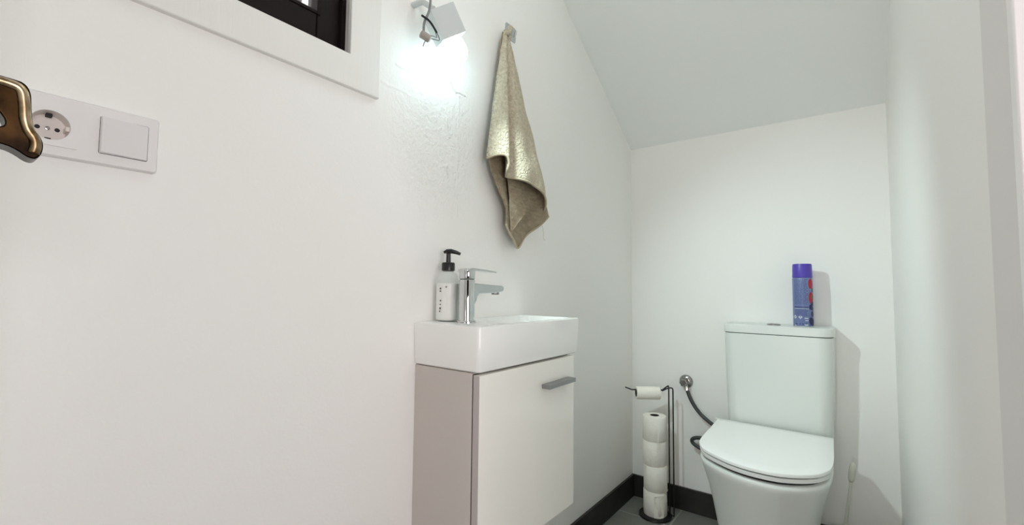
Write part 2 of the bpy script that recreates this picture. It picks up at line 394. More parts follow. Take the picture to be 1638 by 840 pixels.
# ---------------------------------------------------------------- socket and switch
pl = thing('socket_and_switch', (0, 0.14, 1.165), 'white double wall plate with a round power socket and a rocker light switch', 'light switch')
def plate():
    bm = bmesh.new()
    lo = [rrect(0.058, 0.212, 1.126, 1.209, 0, .004), rrect(0.058, 0.212, 1.126, 1.209, .007, .004), rrect(0.060, 0.210, 1.128, 1.207, .0095, .003)]
    return loft(bm, [[Vector((p.z, p.x, p.y)) for p in l] for l in lo])
link('cover_frame', plate(), m_switch, pl, smooth=40)
def yz_square(y0, y1, z0, z1, x0, x1, r=.002):
    bm = bmesh.new(); l = [rrect(y0, y1, z0, z1, x0, r, 4), rrect(y0, y1, z0, z1, x1 - .001, r, 4), rrect(y0 + .001, y1 - .001, z0 + .001, z1 - .001, x1, r, 4)]
    return loft(bm, [[Vector((p.z, p.x, p.y)) for p in q] for q in l])
# switch
link('switch_gap', yz_square(.1435, .2, 1.1405, 1.195, .009, .0098), m_gap, pl)
bm = bmesh.new()
q = [Vector((.0095, .1445, 1.1415)), Vector((.0095, .199, 1.1415)), Vector((.0095, .199, 1.194)), Vector((.0095, .1445, 1.194))]
q2 = [Vector((.0165, .1455, 1.1425)), Vector((.0125, .198, 1.1425)), Vector((.0125, .198, 1.193)), Vector((.0165, .1455, 1.193))]
loft(bm, [q, q2]); link('rocker', bm, m_rocker, pl, bevel=0.001)
# socket insert with round well
bm = bmesh.new()
cy, cz, R = .0955, 1.1665, .0195
n = 48
outer = []
for i in range(n):
    a = 2 * math.pi * i / n; c, s = math.cos(a), math.sin(a); k = .0268 / max(abs(c), abs(s))
    outer.append(Vector((.0115, cy + c * k, cz + s * k)))
def circ(r, x): return [Vector((x, cy + r * math.cos(2 * math.pi * i / n), cz + r * math.sin(2 * math.pi * i / n))) for i in range(n)]
back = [Vector((.009, p.y, p.z)) for p in outer]
loft(bm, [back, outer, circ(R, .0115), circ(R * .985, .0115 - .0012)], cap0=True, cap1=False)
si = link('socket_insert', bm, m_switch, pl, smooth=30)
bm = bmesh.new(); loft(bm, [circ(R * .99, .0110), circ(R * .94, -.012)], cap0=False, cap1=True)
well = link('socket_well', bm, m_socketwell, pl, smooth=30)
# the cover frame is cut open where the well sits
cut = bmesh.new(); lathe(cut, [(R * .985, -0.03), (R * .985, 0.03)], M=to_dir((1, 0, 0)), c=(0, cy, cz), n=n)
co = link('cutter', cut, m_gap)
for ob in (bpy.data.objects['cover_frame'],):
    md = ob.modifiers.new('hole', 'BOOLEAN'); md.object = co; md.solver = 'EXACT'
bpy.context.view_layer.update()
dg = bpy.context.evaluated_depsgraph_get()
for ob in (bpy.data.objects['cover_frame'],):
    me = bpy.data.meshes.new_from_object(ob.evaluated_get(dg)); ob.modifiers.clear(); ob.data = me
bpy.data.objects.remove(co)
# drop the cap of the insert's back face so that the well is open
me = si.data; bm = bmesh.new(); bm.from_mesh(me)
bmesh.ops.delete(bm, geom=[f for f in bm.faces if len(f.verts) > 10], context='FACES'); bm.to_mesh(me); bm.free()
for dy in (-.0095, .0095):
    link('pin_hole', L([(.0027, 0), (.0027, .0006)], M=to_dir((1, 0, 0)), c=(-.012, cy + dy, cz), n=20), m_gap, well)
link('screw', L([(.0024, 0), (.0024, .002), (.0014, .0022)], M=to_dir((1, 0, 0)), c=(-.012, cy, cz), n=20), m_chrome2, well)
for s in (-1, 1):
    z0 = cz + s * .0175
    link('earth_clip', B(((-.011, cy - .003, z0 - .003), (-.002, cy + .003, z0 + .003))), m_gap, well)
    y0 = cy + s * .0175
    link('guide_rib', B(((-.011, y0 - .0022, cz - .003), (.006, y0 + .0022, cz + .003))), m_socketwell, well)

# ---------------------------------------------------------------- wall lamp
lamp = thing('wall_lamp', (0, 0.72, 1.66), 'small white box spotlight glowing cyan white on the left wall', 'lamp')
ax = Vector((0.10, 0.46, -0.72)).normalized()            # shines down the wall
u = Vector((1, 0, 0)); u = (u - ax * u.dot(ax)).normalized(); v = ax.cross(u)
ang = math.radians(28); u, v = u * math.cos(ang) + v * math.sin(ang), v * math.cos(ang) - u * math.sin(ang)
o0 = Vector((0.066, 0.727, 1.628))                        # centre of the closed end
hw, ln, th = 0.032, 0.070, 0.002
bm = bmesh.new()
def sq(h, t): return [o0 + ax * t + u * (a * h) + v * (b * h) for a, b in ((-1, -1), (1, -1), (1, 1), (-1, 1))]
loft(bm, [sq(hw, 0), sq(hw, ln), sq(hw - th, ln), sq(hw - th, th)])
link('lamp_shade', bm, m_shade, lamp, bevel=0.001)
M = Matrix((u, v, ax)).transposed()
link('bulb', L([(.012, .03), (.015, .045), (.021, .062), (.027, .082), (.0285, .098), (.026, .112), (.019, .122), (.010, .127), (0, .128)], M=M, c=o0, n=32), m_emit, lamp, smooth=180)
sd = bpy.data.lights.new('wall_lamp_beam', 'SPOT'); sd.energy = BEAM_POWER; sd.color = (0.78, 0.99, 0.98); sd.spot_size = math.radians(90); sd.spot_blend = 1.0; sd.shadow_soft_size = 0.022
so = bpy.data.objects.new('wall_lamp_beam', sd); COL.objects.link(so); so.location = o0 + ax * 0.128 + Vector((0.032, 0.02, 0))
so.rotation_euler = (Vector((0.78, 1.85, 0.62)) - so.location).to_track_quat('-Z', 'Y').to_euler()
link('bulb_holder', L([(.010, .003), (.012, .03)], M=M, c=o0, n=24), m_shade, lamp, smooth=40)
link('wall_bracket', tube(bmesh.new(), [(0.0, 0.705, 1.655), (0.03, 0.71, 1.655), (0.055, 0.722, 1.634)], 0.007), m_shade, lamp, smooth=60)
cord = catmull([(0.010, 0.705, 1.80), (0.04, 0.703, 1.74), (0.078, 0.690, 1.645), (0.084, 0.683, 1.60), (0.08, 0.673, 1.568), (0.08, 0.671, 1.545)], 8)
link('power_cord', tube(bmesh.new(), cord, 0.0028), m_cord, lamp, smooth=60)
link('terminal_block', L([(.006, -.012), (.009, -.010), (.009, .010), (.006, .013)], M=to_dir((.3, .9, -.3)), c=(0.08, 0.676, 1.535), n=16), m_block, lamp, smooth=40)
bw = catmull([(0.085, 0.660, 1.575), (0.086, 0.683, 1.572), (0.085, 0.705, 1.558), (0.085, 0.716, 1.543), (0.083, 0.700, 1.538), (0.08, 0.684, 1.533), (0.081, 0.674, 1.520), (0.082, 0.669, 1.508)], 8)
link('black_wire', tube(bmesh.new(), bw[:18], 0.0026), m_black, lamp, smooth=60)
link('black_wire', tube(bmesh.new(), bw[17:], 0.0013), m_cord, lamp, smooth=60)
link('black_wire', tube(bmesh.new(), catmull([(0.084, 0.704, 1.556), (0.08, 0.712, 1.548), (0.083, 0.700, 1.545), (0.082, 0.684, 1.540)], 8), 0.0012), m_cord, lamp, smooth=60)

# ---------------------------------------------------------------- towel hook and towel
hk = thing('towel_hook', (0, 1.10, 1.76), 'small square steel stick-on hook above the towel', 'hook')
bm = bmesh.new(); loft(bm, [[Vector((p.z, p.x, p.y)) for p in rrect(1.074, 1.126, 1.748, 1.796, x, .006)] for x in (0, .002)])
link('hook_plate', bm, m_hook, hk, smooth=40)
link('hook_arm', tube(bmesh.new(), catmull([(0.002, 1.09, 1.752), (0.02, 1.082, 1.742), (0.036, 1.075, 1.738), (0.044, 1.072, 1.750)], 6), 0.0035), m_hook, hk, smooth=60)

def interp(c, t):
    ln = [0]
    for a, b in zip(c, c[1:]): ln.append(ln[-1] + math.hypot(b[0] - a[0], b[1] - a[1]))
    s = t * ln[-1]
    for i in range(len(c) - 1):
        if s <= ln[i + 1] or i == len(c) - 2:
            k = (s - ln[i]) / (ln[i + 1] - ln[i] or 1); return (c[i][0] + (c[i + 1][0] - c[i][0]) * k, c[i][1] + (c[i + 1][1] - c[i][1]) * k)
def sheet(bm, left, right, bottom, depth, nu=48, nv=70, sag=None):
    """cloth between a left and a right edge curve (y,z), its last row is the bottom curve; depth(u,v) gives x"""
    lc = [tuple(p)[:2] for p in catmull([(a, b, 0) for a, b in left], 6)]
    rc = [tuple(p)[:2] for p in catmull([(a, b, 0) for a, b in right], 6)]
    bc = [tuple(p)[:2] for p in catmull([(a, b, 0) for a, b in bottom], 6)]
    rows = []
    top0, top1 = interp(lc, 0), interp(rc, 0); e0, e1 = interp(lc, 1), interp(rc, 1)
    for j in range(nv + 1):
        t = j / nv; a = interp(lc, t); b = interp(rc, t); row = []
        for i in range(nu + 1):
            s = i / nu
            y = a[0] * (1 - s) + b[0] * s; z = a[1] * (1 - s) + b[1] * s
            q = interp(bc, s); l = (e0[0] * (1 - s) + e1[0] * s, e0[1] * (1 - s) + e1[1] * s)
            k = t ** 1.6
            y += (q[0] - l[0]) * k; z += (q[1] - l[1]) * k
            row.append(bm.verts.new((depth(s, t), y, z)))
        rows.append(row)
    for A, C in zip(rows, rows[1:]):
        for i in range(nu): bm.faces.new((A[i], A[i + 1], C[i + 1], C[i]))
    return [Vector(vv.co) for vv in rows[-1]]
def cloth(name, bm, parent, m=None, th=0.004):
    o = link(name, bm, m or m_towel, parent, smooth=180)
    s = o.modifiers.new('thick', 'SOLIDIFY'); s.thickness = th; s.offset = 0
    return o
tw = thing('hand_towel', (0.03, 1.07, 1.735), 'beige terry hand towel hanging in folds from the hook on the left wall', 'towel')
bm = bmesh.new()
def wob(s, t, k): return 0.0025 * noise.noise(Vector((s * 4 + k, t * 9, k * 3.1)))
# front layer: two round folds, the deep groove between them runs down from the hook
def d_front(s, t):
    wdt = 0.010 + 0.040 * t
    g = 0.30 + 0.03 * t                                     # where the groove is
    if s < g: x = math.sin(math.pi * s / g) ** 0.7 * wdt * 0.85
    else:
        q = (s - g) / (1 - g); x = math.sin(math.pi * (0.04 + 0.96 * q)) ** 0.6 * wdt * (1.0 - 0.25 * q) + 0.010 * t * math.sin(q * 9) * (1 - q)
    return 0.022 + 0.012 * t + x + wob(s, t, 1)
hem_f = sheet(bm, [(1.041, 1.745), (1.0317, 1.708), (1.0175, 1.654), (.9984, 1.561), (.9772, 1.461), (.957, 1.3555), (.951, 1.325)],
      [(1.052, 1.745), (1.058, 1.717), (1.0765, 1.678), (1.108, 1.603), (1.138, 1.513), (1.179, 1.424), (1.206, 1.348), (1.240, 1.273), (1.244, 1.215)],
      [(.951, 1.325), (.967, 1.335), (.990, 1.335), (1.001, 1.315), (1.004, 1.293), (1.035, 1.284), (1.0726, 1.280), (1.11, 1.278), (1.1385, 1.275), (1.18, 1.266), (1.216, 1.245), (1.235, 1.225), (1.244, 1.215)],
      d_front)
front = cloth('front_layer', bm, tw)
front['label'] = 'pale outer layer with two long folds'
link('hem', tube(bmesh.new(), [p + Vector((0.001, 0, -0.001)) for p in hem_f], 0.0035, 8), m_hem, front, smooth=180)
# back layer, hangs lower and ends in a point
bm = bmesh.new()
hem_b = sheet(bm, [(1.038, 1.74), (1.01, 1.60), (.98, 1.42), (.972, 1.33), (1.000, 1.269), (1.047, 1.204), (1.048, 1.15)],
      [(1.05, 1.74), (1.09, 1.60), (1.16, 1.42), (1.236, 1.26), (1.262, 1.20)],
      [(1.048, 1.15), (1.06, 1.125), (1.083, 1.102), (1.107, 1.082), (1.15, 1.110), (1.19, 1.138), (1.23, 1.165), (1.262, 1.20)],
      lambda s, t: 0.012 + 0.012 * t + 0.014 * t * math.sin(s * 7.0 + 0.4) * (0.4 + s) + wob(s, t, 5) + 0.004)
bk = cloth('back_layer', bm, tw, m_towel_shade)
link('hem', tube(bmesh.new(), [p + Vector((0.001, 0, 0)) for p in hem_b], 0.0035, 8), m_hem, bk, smooth=180)
# inner fold between them
bm = bmesh.new()
hem_m = sheet(bm, [(1.03, 1.45), (1.035, 1.34), (1.048, 1.25), (1.050, 1.18), (1.052, 1.128)],
      [(1.12, 1.45), (1.17, 1.36), (1.195, 1.30), (1.200, 1.275), (1.203, 1.262)],
      [(1.052, 1.128), (1.065, 1.138), (1.09, 1.165), (1.13, 1.195), (1.165, 1.215), (1.19, 1.236), (1.203, 1.262)],
      lambda s, t: 0.030 + 0.018 * t - 0.010 * s + 0.006 * math.sin(s * 6) + wob(s, t, 9))
md_ = cloth('inner_fold', bm, tw, m_towel_shade)
link('hem', tube(bmesh.new(), [p + Vector((0.001, 0, 0)) for p in hem_m], 0.0025, 8), m_towel_shade, md_, smooth=180)
link('loose_thread', tube(bmesh.new(), catmull([(0.04, 1.232, 1.165), (0.042, 1.236, 1.145), (0.04, 1.240, 1.125), (0.041, 1.248, 1.118)], 6), 0.0005, 6), m_hem, bk)
# twisted head of the towel bunched over the hook
link('bunched_top', tube(bmesh.new(), catmull([(0.036, 1.040, 1.726), (0.040, 1.046, 1.743), (0.036, 1.052, 1.751), (0.026, 1.060, 1.742), (0.02, 1.062, 1.72)], 6), 0.0085, 12), m_towel, tw, smooth=180)

# ---------------------------------------------------------------- washbasin
by0, by1, bx1, bz0, bz1 = 0.731, 1.174, 0.211, 0.774, 0.875
wb = thing('washbasin', (0.1, 0.95, bz0), 'white ceramic rectangular washbasin on the cabinet', 'sink')
def basin():
    loops = []
    def outer(z, ins, r=.010): return rrect(0.0 if ins < .003 else .001, bx1 - ins, by0 + ins, by1 - ins, z, (.003, r, r, .003))
    loops += [outer(bz0, .009), outer(bz0 + .003, .005), outer(bz0 + .010, .003), outer(bz1 - .004, 0), outer(bz1 - .0012, .001), outer(bz1, .004)]
    def inner(z, i, r): return rrect(.022 + i, bx1 - .016 - i, by0 + .122 + i, by1 - .018 - i, z, r)
    loops += [inner(bz1, 0, .022), inner(bz1 - .002, .002, .024), inner(bz1 - .02, .010, .03), inner(bz1 - .05, .022, .035), inner(bz1 - .066, .038, .03), inner(bz1 - .072, .06, .012)]
    return loft(bmesh.new(), loops)
link('basin', basin(), m_ceramic, wb, smooth=35)
link('drain', L([(.0, .0045), (.012, .004), (.021, .002), (.022, .0)][::-1], c=(.10, 1.06, bz1 - .0719), n=32), m_chrome, wb, smooth=40)

# ---------------------------------------------------------------- cabinet
cz0, cz1 = 0.360, 0.7725
cb = thing('vanity_cabinet', (0.1, 0.94, cz0), 'white wall-hung vanity cabinet with grey side under the washbasin', 'cabinet')
link('cabinet_body', B(((0.0, 0.738, cz0), (0.1855, 1.142, cz1))), m_side, cb, bevel=0.001)
dr = link('cabinet_door', B(((0.1905, 0.736, cz0), (0.2085, 1.143, cz1 - .003))), [m_gloss, m_edge], cb, bevel=0.0006)
dr['label'] = 'glossy white door'
for p in dr.data.polygons:
    if p.normal.y < -0.9: p.material_index = 1
link('door_gap', B(((0.1855, 0.740, cz0 + .003), (0.1905, 1.139, cz1 - .002))), m_gap, cb)
h = link('handle', B(((0.2085, 0.978, 0.7035), (0.233, 1.112, 0.7145))), m_grey, dr, bevel=0.001); h['label'] = 'square grey metal bar handle'

# ---------------------------------------------------------------- faucet
fx, fy, fz = 0.106, 0.803, bz1
fc = thing('basin_faucet', (fx, fy, fz), 'chrome single-lever faucet standing on the washbasin', 'faucet')
link('base_ring', L([(.0235, 0), (.0235, .003), (.0215, .005)], c=(fx, fy, fz), n=40), m_chrome, fc, smooth=40)
def squircle(r, z, k=2.25, n=40, cx=fx, cy_=fy, sx=1, sy=1):
    out = []
    for i in range(n):
        a = 2 * math.pi * i / n; c, s = math.cos(a), math.sin(a)
        q = (abs(c) ** k + abs(s) ** k) ** (-1 / k); out.append(Vector((cx + r * q * c * sx, cy_ + r * q * s * sy, z)))
    return out
link('faucet_body', loft(bmesh.new(), [squircle(.0185, fz + .004), squircle(.0185, fz + .101), squircle(.0175, fz + .103)]), m_chrome, fc, smooth=40)
link('faucet_gap', loft(bmesh.new(), [squircle(.0165, fz + .1025), squircle(.0165, fz + .1055)]), m_gap, fc)
lv = link('lever', loft(bmesh.new(), [squircle(.0178, fz + .105), squircle(.0185, fz + .1065), squircle(.0185, fz + .126), squircle(.0170, fz + .129)]), m_chrome, fc, smooth=40)
bm = bmesh.new()
prism(bm, [(fy - .017, .1275), (fy + .006, .1312), (fy + .050, .1290), (fy + .094, .1255), (fy + .094, .1222), (fy + .050, .1245), (fy + .006, .1255), (fy - .017, .1225)],
      lambda p, s: (fx + (s - .5) * 2 * .0155, p[0], fz + p[1]))
link('lever_paddle', bm, m_chrome, lv, bevel=0.0012)
bm = bmesh.new()
def spout_sec(y, zt, zb, w=.0155):
    return [Vector((fx + sx * w, y, z)) for sx, z in ((-1, zb), (1, zb), (1, zt), (-1, zt))]
secs = [(fy + .010, .094, .040), (fy + .0185, .094, .052), (fy + .022, .094, .063), (fy + .030, .0935, .0685), (fy + .06, .092, .070), (fy + .10, .0905, .0715), (fy + .118, .090, .0735), (fy + .126, .087, .078)]
loft(bm, [spout_sec(a, fz + b, fz + c) for a, b, c in secs])
link('spout', bm, m_chrome, fc, bevel=0.003, seg=3)
link('aerator', L([(.010, 0), (.0105, .002), (.0105, .008)], c=(fx, fy + .108, fz + .0665), n=24), m_chrome2, fc, smooth=40)

# ---------------------------------------------------------------- soap bottle
sx, sy = 0.041, 0.803
sb = thing('soap_bottle', (sx, sy, fz), 'clear plastic pump bottle of white soap beside the faucet', 'soap bottle')
def bot(r, z): return squircle(r, fz + z, 2.6, 40, sx, sy, 1.0, 0.9)
link('bottle', loft(bmesh.new(), [bot(.026, 0), bot(.029, .003), bot(.0295, .08), bot(.029, .098), bot(.026, .110), bot(.020, .119), bot(.013, .124), bot(.0125, .128),
      bot(.0112, .128), bot(.0118, .1235), bot(.0188, .1175), bot(.0248, .109), bot(.0278, .098), bot(.0282, .08), bot(.0278, .0045), bot(.024, .002)]), m_clear, sb, smooth=60)
link('liquid_soap', loft(bmesh.new(), [bot(.0235, .0025), bot(.0272, .005), bot(.0276, .08), bot(.0274, .0935), bot(.026, .0945)]), m_soap, sb, smooth=40)
bm = bmesh.new()
for i, (a, z, hh) in enumerate(((-62, .079, .004), (-62, .073, .003), (-60, .050, .003), (-61, .041, .002), (-62, .030, .005), (-64, .024, .003), (-30, .083, .004))):
    r = .0298; A = math.radians(a - 26)
    c = Vector((sx + r * math.cos(A), sy + r * .9 * math.sin(A), fz + z)); t = Vector((-math.sin(A), math.cos(A) * .9, 0)).normalized(); nn = Vector((math.cos(A), math.sin(A), 0))
    l0 = [c + t * q * .0016 + Vector((0, 0, w_ * hh)) - nn * .0008 for q, w_ in ((-1, 0), (1, 0), (1, 1), (-1, 1))]
    loft(bm, [l0, [p + nn * .0012 for p in l0]])
pr = link('label_print', bm, m_print, sb); pr['label'] = 'worn dark print marks'
pu = link('pump', L([(.0125, .124), (.0165, .126), (.0165, .143), (.0150, .146), (.006, .147), (.0055, .168), (.008, .170), (.009, .174), (.0, .177)], c=(sx, sy, fz), n=32), m_black, sb, smooth=40)
d = Vector((.72, .69, 0)).normalized()
nz = [Vector((sx, sy, fz)) + d * a + Vector((0, 0, z)) for a, z in ((-.012, .1715), (-.004, .1745), (.006, .175), (.018, .1725), (.030, .168))]
link('nozzle', tube(bmesh.new(), nz, [.003, .0055, .006, .005, .0035], 14), m_black, pu, smooth=60)

# ---------------------------------------------------------------- toilet
tx0, tx1, ty = 0.4315, 0.7945, 1.930
tl = thing('toilet', (0.61, 1.75, 0), 'white close-coupled toilet with closed lid against the back wall', 'toilet')
def tk(z, i, r=.045): return rrect(tx0 + i, tx1 - i, ty + i * .6, YB - .002, z, (r, r, .008, .008), 10)
link('tank', loft(bmesh.new(), [tk(.425, .016), tk(.43, .012), tk(.60, .006), tk(.780, .003), tk(.7935, .003), tk(.7950, .006)]), m_toilet, tl, smooth=35)
link('tank_seam', loft(bmesh.new(), [tk(.7945, .006), tk(.7985, .006)]), m_gap, tl)
link('tank_lid', loft(bmesh.new(), [tk(.7975, .002), tk(.799, 0), tk(.822, -.001), tk(.827, .001), tk(.8285, .005), tk(.8290, .02, .035)]), m_toilet, tl, smooth=35)
link('flush_button', L([(.024, 0), (.024, .003), (.022, .0045), (.020, .0045), (.019, .003), (0, .003)], c=(.603, 2.000, .8285), n=36), m_chrome2, tl, smooth=40)
# D-shaped outline in lid coordinates
outl = [(.415, 1.905), (.4195, 1.80), (.4215, 1.716), (.424, 1.64), (.431, 1.587), (.450, 1.543), (.476, 1.514), (.509, 1.489), (.543, 1.468), (.577, 1.455), (.606, 1.449), (.634, 1.448), (.660, 1.450), (.686, 1.457), (.728, 1.482),
        (.763, 1.519), (.784, 1.570), (.7905, 1.622), (.791, 1.70), (.788, 1.80), (.785, 1.895)]
front_pts = [Vector((a, b, 0)) for a, b in outl]
fp = catmull(front_pts, 4)
cxl, cyl = .607, 1.68
def lidloop(z, ins, bl=(.4035, 1.926), br=(.784, 1.918)):
    pts = [Vector((bl[0], bl[1], 0))] + fp + [Vector((br[0], br[1], 0))]
    out = []
    for p in pts:
        dx, dy = p.x - cxl, p.y - cyl; k = math.hypot(dx, dy)
        out.append(Vector((cxl + dx * (1 - ins / k), cyl + dy * (1 - ins / k), z)))
    return out
link('seat_ring', loft(bmesh.new(), [lidloop(.4335, .008), lidloop(.4345, .004), lidloop(.4445, .002), lidloop(.4455, .006)]), m_lid, tl, smooth=50)
link('seat_gap', loft(bmesh.new(), [lidloop(.4235, .020), lidloop(.4335, .016)]), m_gap, tl)
link('lid_gap', loft(bmesh.new(), [lidloop(.4455, .009), lidloop(.4490, .009)]), m_gap, tl)
link('toilet_lid', loft(bmesh.new(), [lidloop(.449, .004), lidloop(.450, .001), lidloop(.457, 0), lidloop(.4592, .001), lidloop(.4600, .004), lidloop(.4603, .05), lidloop(.4605, .12)]), m_lid, tl, smooth=50)
def bowl(z, sxs, fy_, rb=1.0, ins=0.0):
    out = []
    for p in [Vector((.428, YB - .004, 0))] + [Vector((.428, 1.95, 0))] + fp + [Vector((.782, 1.95, 0)), Vector((.782, YB - .004, 0))]:
        x = cxl + (p.x - cxl) * sxs
        y = p.y if p.y > 1.90 else 1.90 - (1.90 - p.y) * (1.90 - fy_) / (1.90 - 1.448)
        out.append(Vector((x, y, z)))
    return out
bl = [bowl(0, .66, 1.55), bowl(.02, .665, 1.546), bowl(.10, .69, 1.530), bowl(.20, .745, 1.508), bowl(.28, .81, 1.490), bowl(.34, .875, 1.475), bowl(.38, .93, 1.462), bowl(.400, .965, 1.456), bowl(.412, .985, 1.453), bowl(.420, .985, 1.454), bowl(.4240, .965, 1.461)]
link('bowl', loft(bmesh.new(), bl), m_toilet, tl, smooth=60)

# ---------------------------------------------------------------- aerosol can on the tank
ccx, ccy, cz = .700, 1.995, .8290
can = thing('aerosol_can', (ccx, ccy, cz), 'blue aerosol can with violet cap and berry pictures on the toilet tank', 'spray can')
r = .0325
cbm = L([(.030, 0), (.0325, .003), (.0325, .176), (.0315, .179), (.030, .181)], c=(ccx, ccy, cz), n=48)
cmi = 0
link('can_cap', L([(.0318, .181), (.0322, .184), (.0308, .226), (.0295, .232), (.0, .2335)], c=(ccx, ccy, cz), n=48), m_cap, can, smooth=40)
link('can_rim', L([(.0330, .0), (.0332, .0015), (.0330, .003)], c=(ccx, ccy, cz), n=48), m_hook, can, smooth=40)
view_az = math.atan2(-1.995, .849 - .70)          # the side of the can that faces the room
def wrap(bm, a0, z, pts, dr=.0004, k=1):
    """outline pts (u across, v up, metres) wrapped round the can at angle offset a0"""
    rows = []
    base = [Vector((ccx + (r + q) * math.cos(view_az + (a0 + u_) / r), ccy + (r + q) * math.sin(view_az + (a0 + u_) / r), cz + z + v_)) for q in (-.0003, dr) for u_, v_ in pts]
    n_ = len(pts); vs = [bm.verts.new(p) for p in base]
    for i in range(n_):
        j = (i + 1) % n_; bm.faces.new((vs[i], vs[j], vs[n_ + j], vs[n_ + i])).material_index = cmi
    for fv in (vs[n_:], vs[:n_][::-1]): bm.faces.new(fv).material_index = cmi
def strip(bm, a0, a1, z0, z1, dr=.0004):
    n_ = max(1, int((a1 - a0) / .004))
    for i in range(n_):
        u0 = a0 + (a1 - a0) * i / n_; u1 = a0 + (a1 - a0) * (i + 1) / n_
        wrap(bm, 0, 0, [(u0, z0), (u1, z0), (u1, z1), (u0, z1)], dr)
def ell(a, b, n_=14): return [(a * math.cos(2 * math.pi * i / n_), b * math.sin(2 * math.pi * i / n_)) for i in range(n_)]
# a0 grows to the right in the photo; all print is part of the can body's surface
bm = cbm; cmi = 1; wrap(bm, .0275, .158, ell(.0085, .019), .0008); wrap(bm, .0285, .107, ell(.0095, .021), .0008)
cmi = 2; wrap(bm, .034, .110, [(-.004, -.006), (.004, -.003), (.005, .006), (0, .004), (-.003, .008)], .0012)
wrap(bm, .036, .135, ell(.003, .008), .001)
cmi = 3; wrap(bm, .0275, .073, ell(.0075, .010), .0008); wrap(bm, .033, .086, ell(.006, .009), .0008); wrap(bm, .0335, .048, ell(.006, .011), .0008)
wrap(bm, .0275, .022, ell(.0085, .014), .0008); wrap(bm, .036, .018, ell(.007, .013), .0008); wrap(bm, .034, .066, ell(.005, .006), .0008)
cmi = 4; random.seed(7)
strip(bm, -.031, .018, .0705, .0745)
for z in [.172 - .0052 * i for i in range(18)]:
    if abs(z - .073) < .006: continue
    a = -.030
    while a < .012:
        l = random.uniform(.004, .013); strip(bm, a, min(a + l, .016), z, z + .0018, .0003); a += l + .0022
for z in [.063 - .0052 * i for i in range(5)]:
    strip(bm, -.030, random.uniform(.010, .017), z, z + .0018, .0003)
for a in (-.026, -.012, -.004, .006): strip(bm, a, a + random.uniform(.004, .007), .008, .013, .0005)
cmi = 5
for a, c_ in ((-.028, .036), (-.009, .036)): wrap(bm, a, c_, [(-.0065, 0), (0, -.0075), (.0065, 0), (0, .0075)], .0007)
strip(bm, .004, .016, .030, .0335, .0005); strip(bm, .006, .016, .022, .025, .0005); strip(bm, .004, .015, .006, .010, .0007); strip(bm, -.030, -.025, .004, .007, .0006)
strip(bm, -.030, .018, .066, .0672, .0005)
cmi = 4
wrap(bm, -.009, .0365, [(-.0010, -.0002), (.0010, -.0002), (.0015, .0048), (-.0015, .0048)], .0012); wrap(bm, -.009, .0332, ell(.0011, .0013, 8), .0012)
wrap(bm, -.028, .036, [(-.0025, -.003), (.0005, 0), (.0028, .003), (-.001, .001)], .0012)
link('can_body', bm, [m_can, m_red, m_leaf, m_navy, m_labeltext, m_labelwhite], can, smooth=40)

# ---------------------------------------------------------------- toilet paper stand and rolls
px, py = .153, 1.950
st = thing('toilet_paper_stand', (px, py, 0), 'black wire toilet paper stand in the left back corner', 'toilet paper stand')
base = [(px + .062 * math.cos(a * math.pi / 18), py + .062 * math.sin(a * math.pi / 18), .005) for a in range(36)]
link('base_disc', L([(.066, 0), (.068, .002), (.066, .008), (.058, .010)], c=(px, py, 0), n=48), m_wire, st, smooth=50)
ra = Vector((.2035, 1.985, 0)); rb = Vector((.223, 1.980, 0))
joint = Vector((.181, 1.968, .527))
link('rod', tube(bmesh.new(), [(ra.x, ra.y, .008), (ra.x, ra.y, .52)] + [tuple(p) for p in catmull([(ra.x, ra.y, .535), (ra.x - .002, ra.y - .001, .545), (ra.x - .008, ra.y - .006, .541), tuple(joint)], 5)], .0029, 10), m_wire, st, smooth=60)
link('rod', tube(bmesh.new(), [(rb.x, rb.y, .008), (rb.x, rb.y, .52)] + [tuple(p) for p in catmull([(rb.x, rb.y, .532), (rb.x - .005, rb.y, .539), (rb.x - .02, rb.y - .006, .537), tuple(joint - Vector((0, 0, .003)))], 5)], .0029, 10), m_wire, st, smooth=60)
ad = Vector((-.82, -.57, 0)).normalized()
link('arm', tube(bmesh.new(), [joint, joint + ad * .02, joint + ad * .13, joint + ad * .158 + Vector((0, 0, .010))], .0029, 10), m_wire, st, smooth=60)
link('base_post', tube(bmesh.new(), [(rb.x, rb.y, .006), (ra.x, ra.y, .006), (px + .05, py + .025, .006)], .0024, 8), m_wire, st)
def roll_mesh(R_, h_, rc, seed, bulge=.001):
    bm = bmesh.new()
    pr = [(rc, 0), (R_ - .002, 0), (R_ - .0003, .002), (R_ + bulge * .4, h_ * .5), (R_ - .0003, h_ - .002), (R_ - .002, h_), (rc, h_)]
    lathe(bm, pr, n=56, caps=False)
    n_ = 56; vs = list(bm.verts)
    for vtx in bm.verts:
        rr = math.hypot(vtx.co.x, vtx.co.y)
        if rr > R_ * .8:
            a = math.atan2(vtx.co.y, vtx.co.x); k = 1 + .015 * noise.noise(Vector((math.cos(a) * 2, math.sin(a) * 2, seed + vtx.co.z * 12)))
            vtx.co.x *= k; vtx.co.y *= k
    return bm
rt = thing('toilet_roll', (px, py, .0102), 'bottom roll of the stacked white toilet rolls, standing on the base', 'toilet roll', 'stacked toilet rolls')
rp = link('paper', roll_mesh(.0485, .102, .019, 3), m_paper, None, smooth=40); rp.parent = rt
def flap(R_, h_):
    bm = bmesh.new(); l = []
    for q in (0, .0012):
        l.append([Vector(((R_ + q + .0003) * math.cos(a), (R_ + q + .0003) * math.sin(a), z)) for a, z in
                  [(-1.32, .001), (-1.1, .001), (-.8, .001), (-.5, .002), (-.5, h_ * .9), (-.8, h_ * .9), (-1.1, h_ * .88), (-1.32, h_ * .86)]])
    return loft(bm, l)
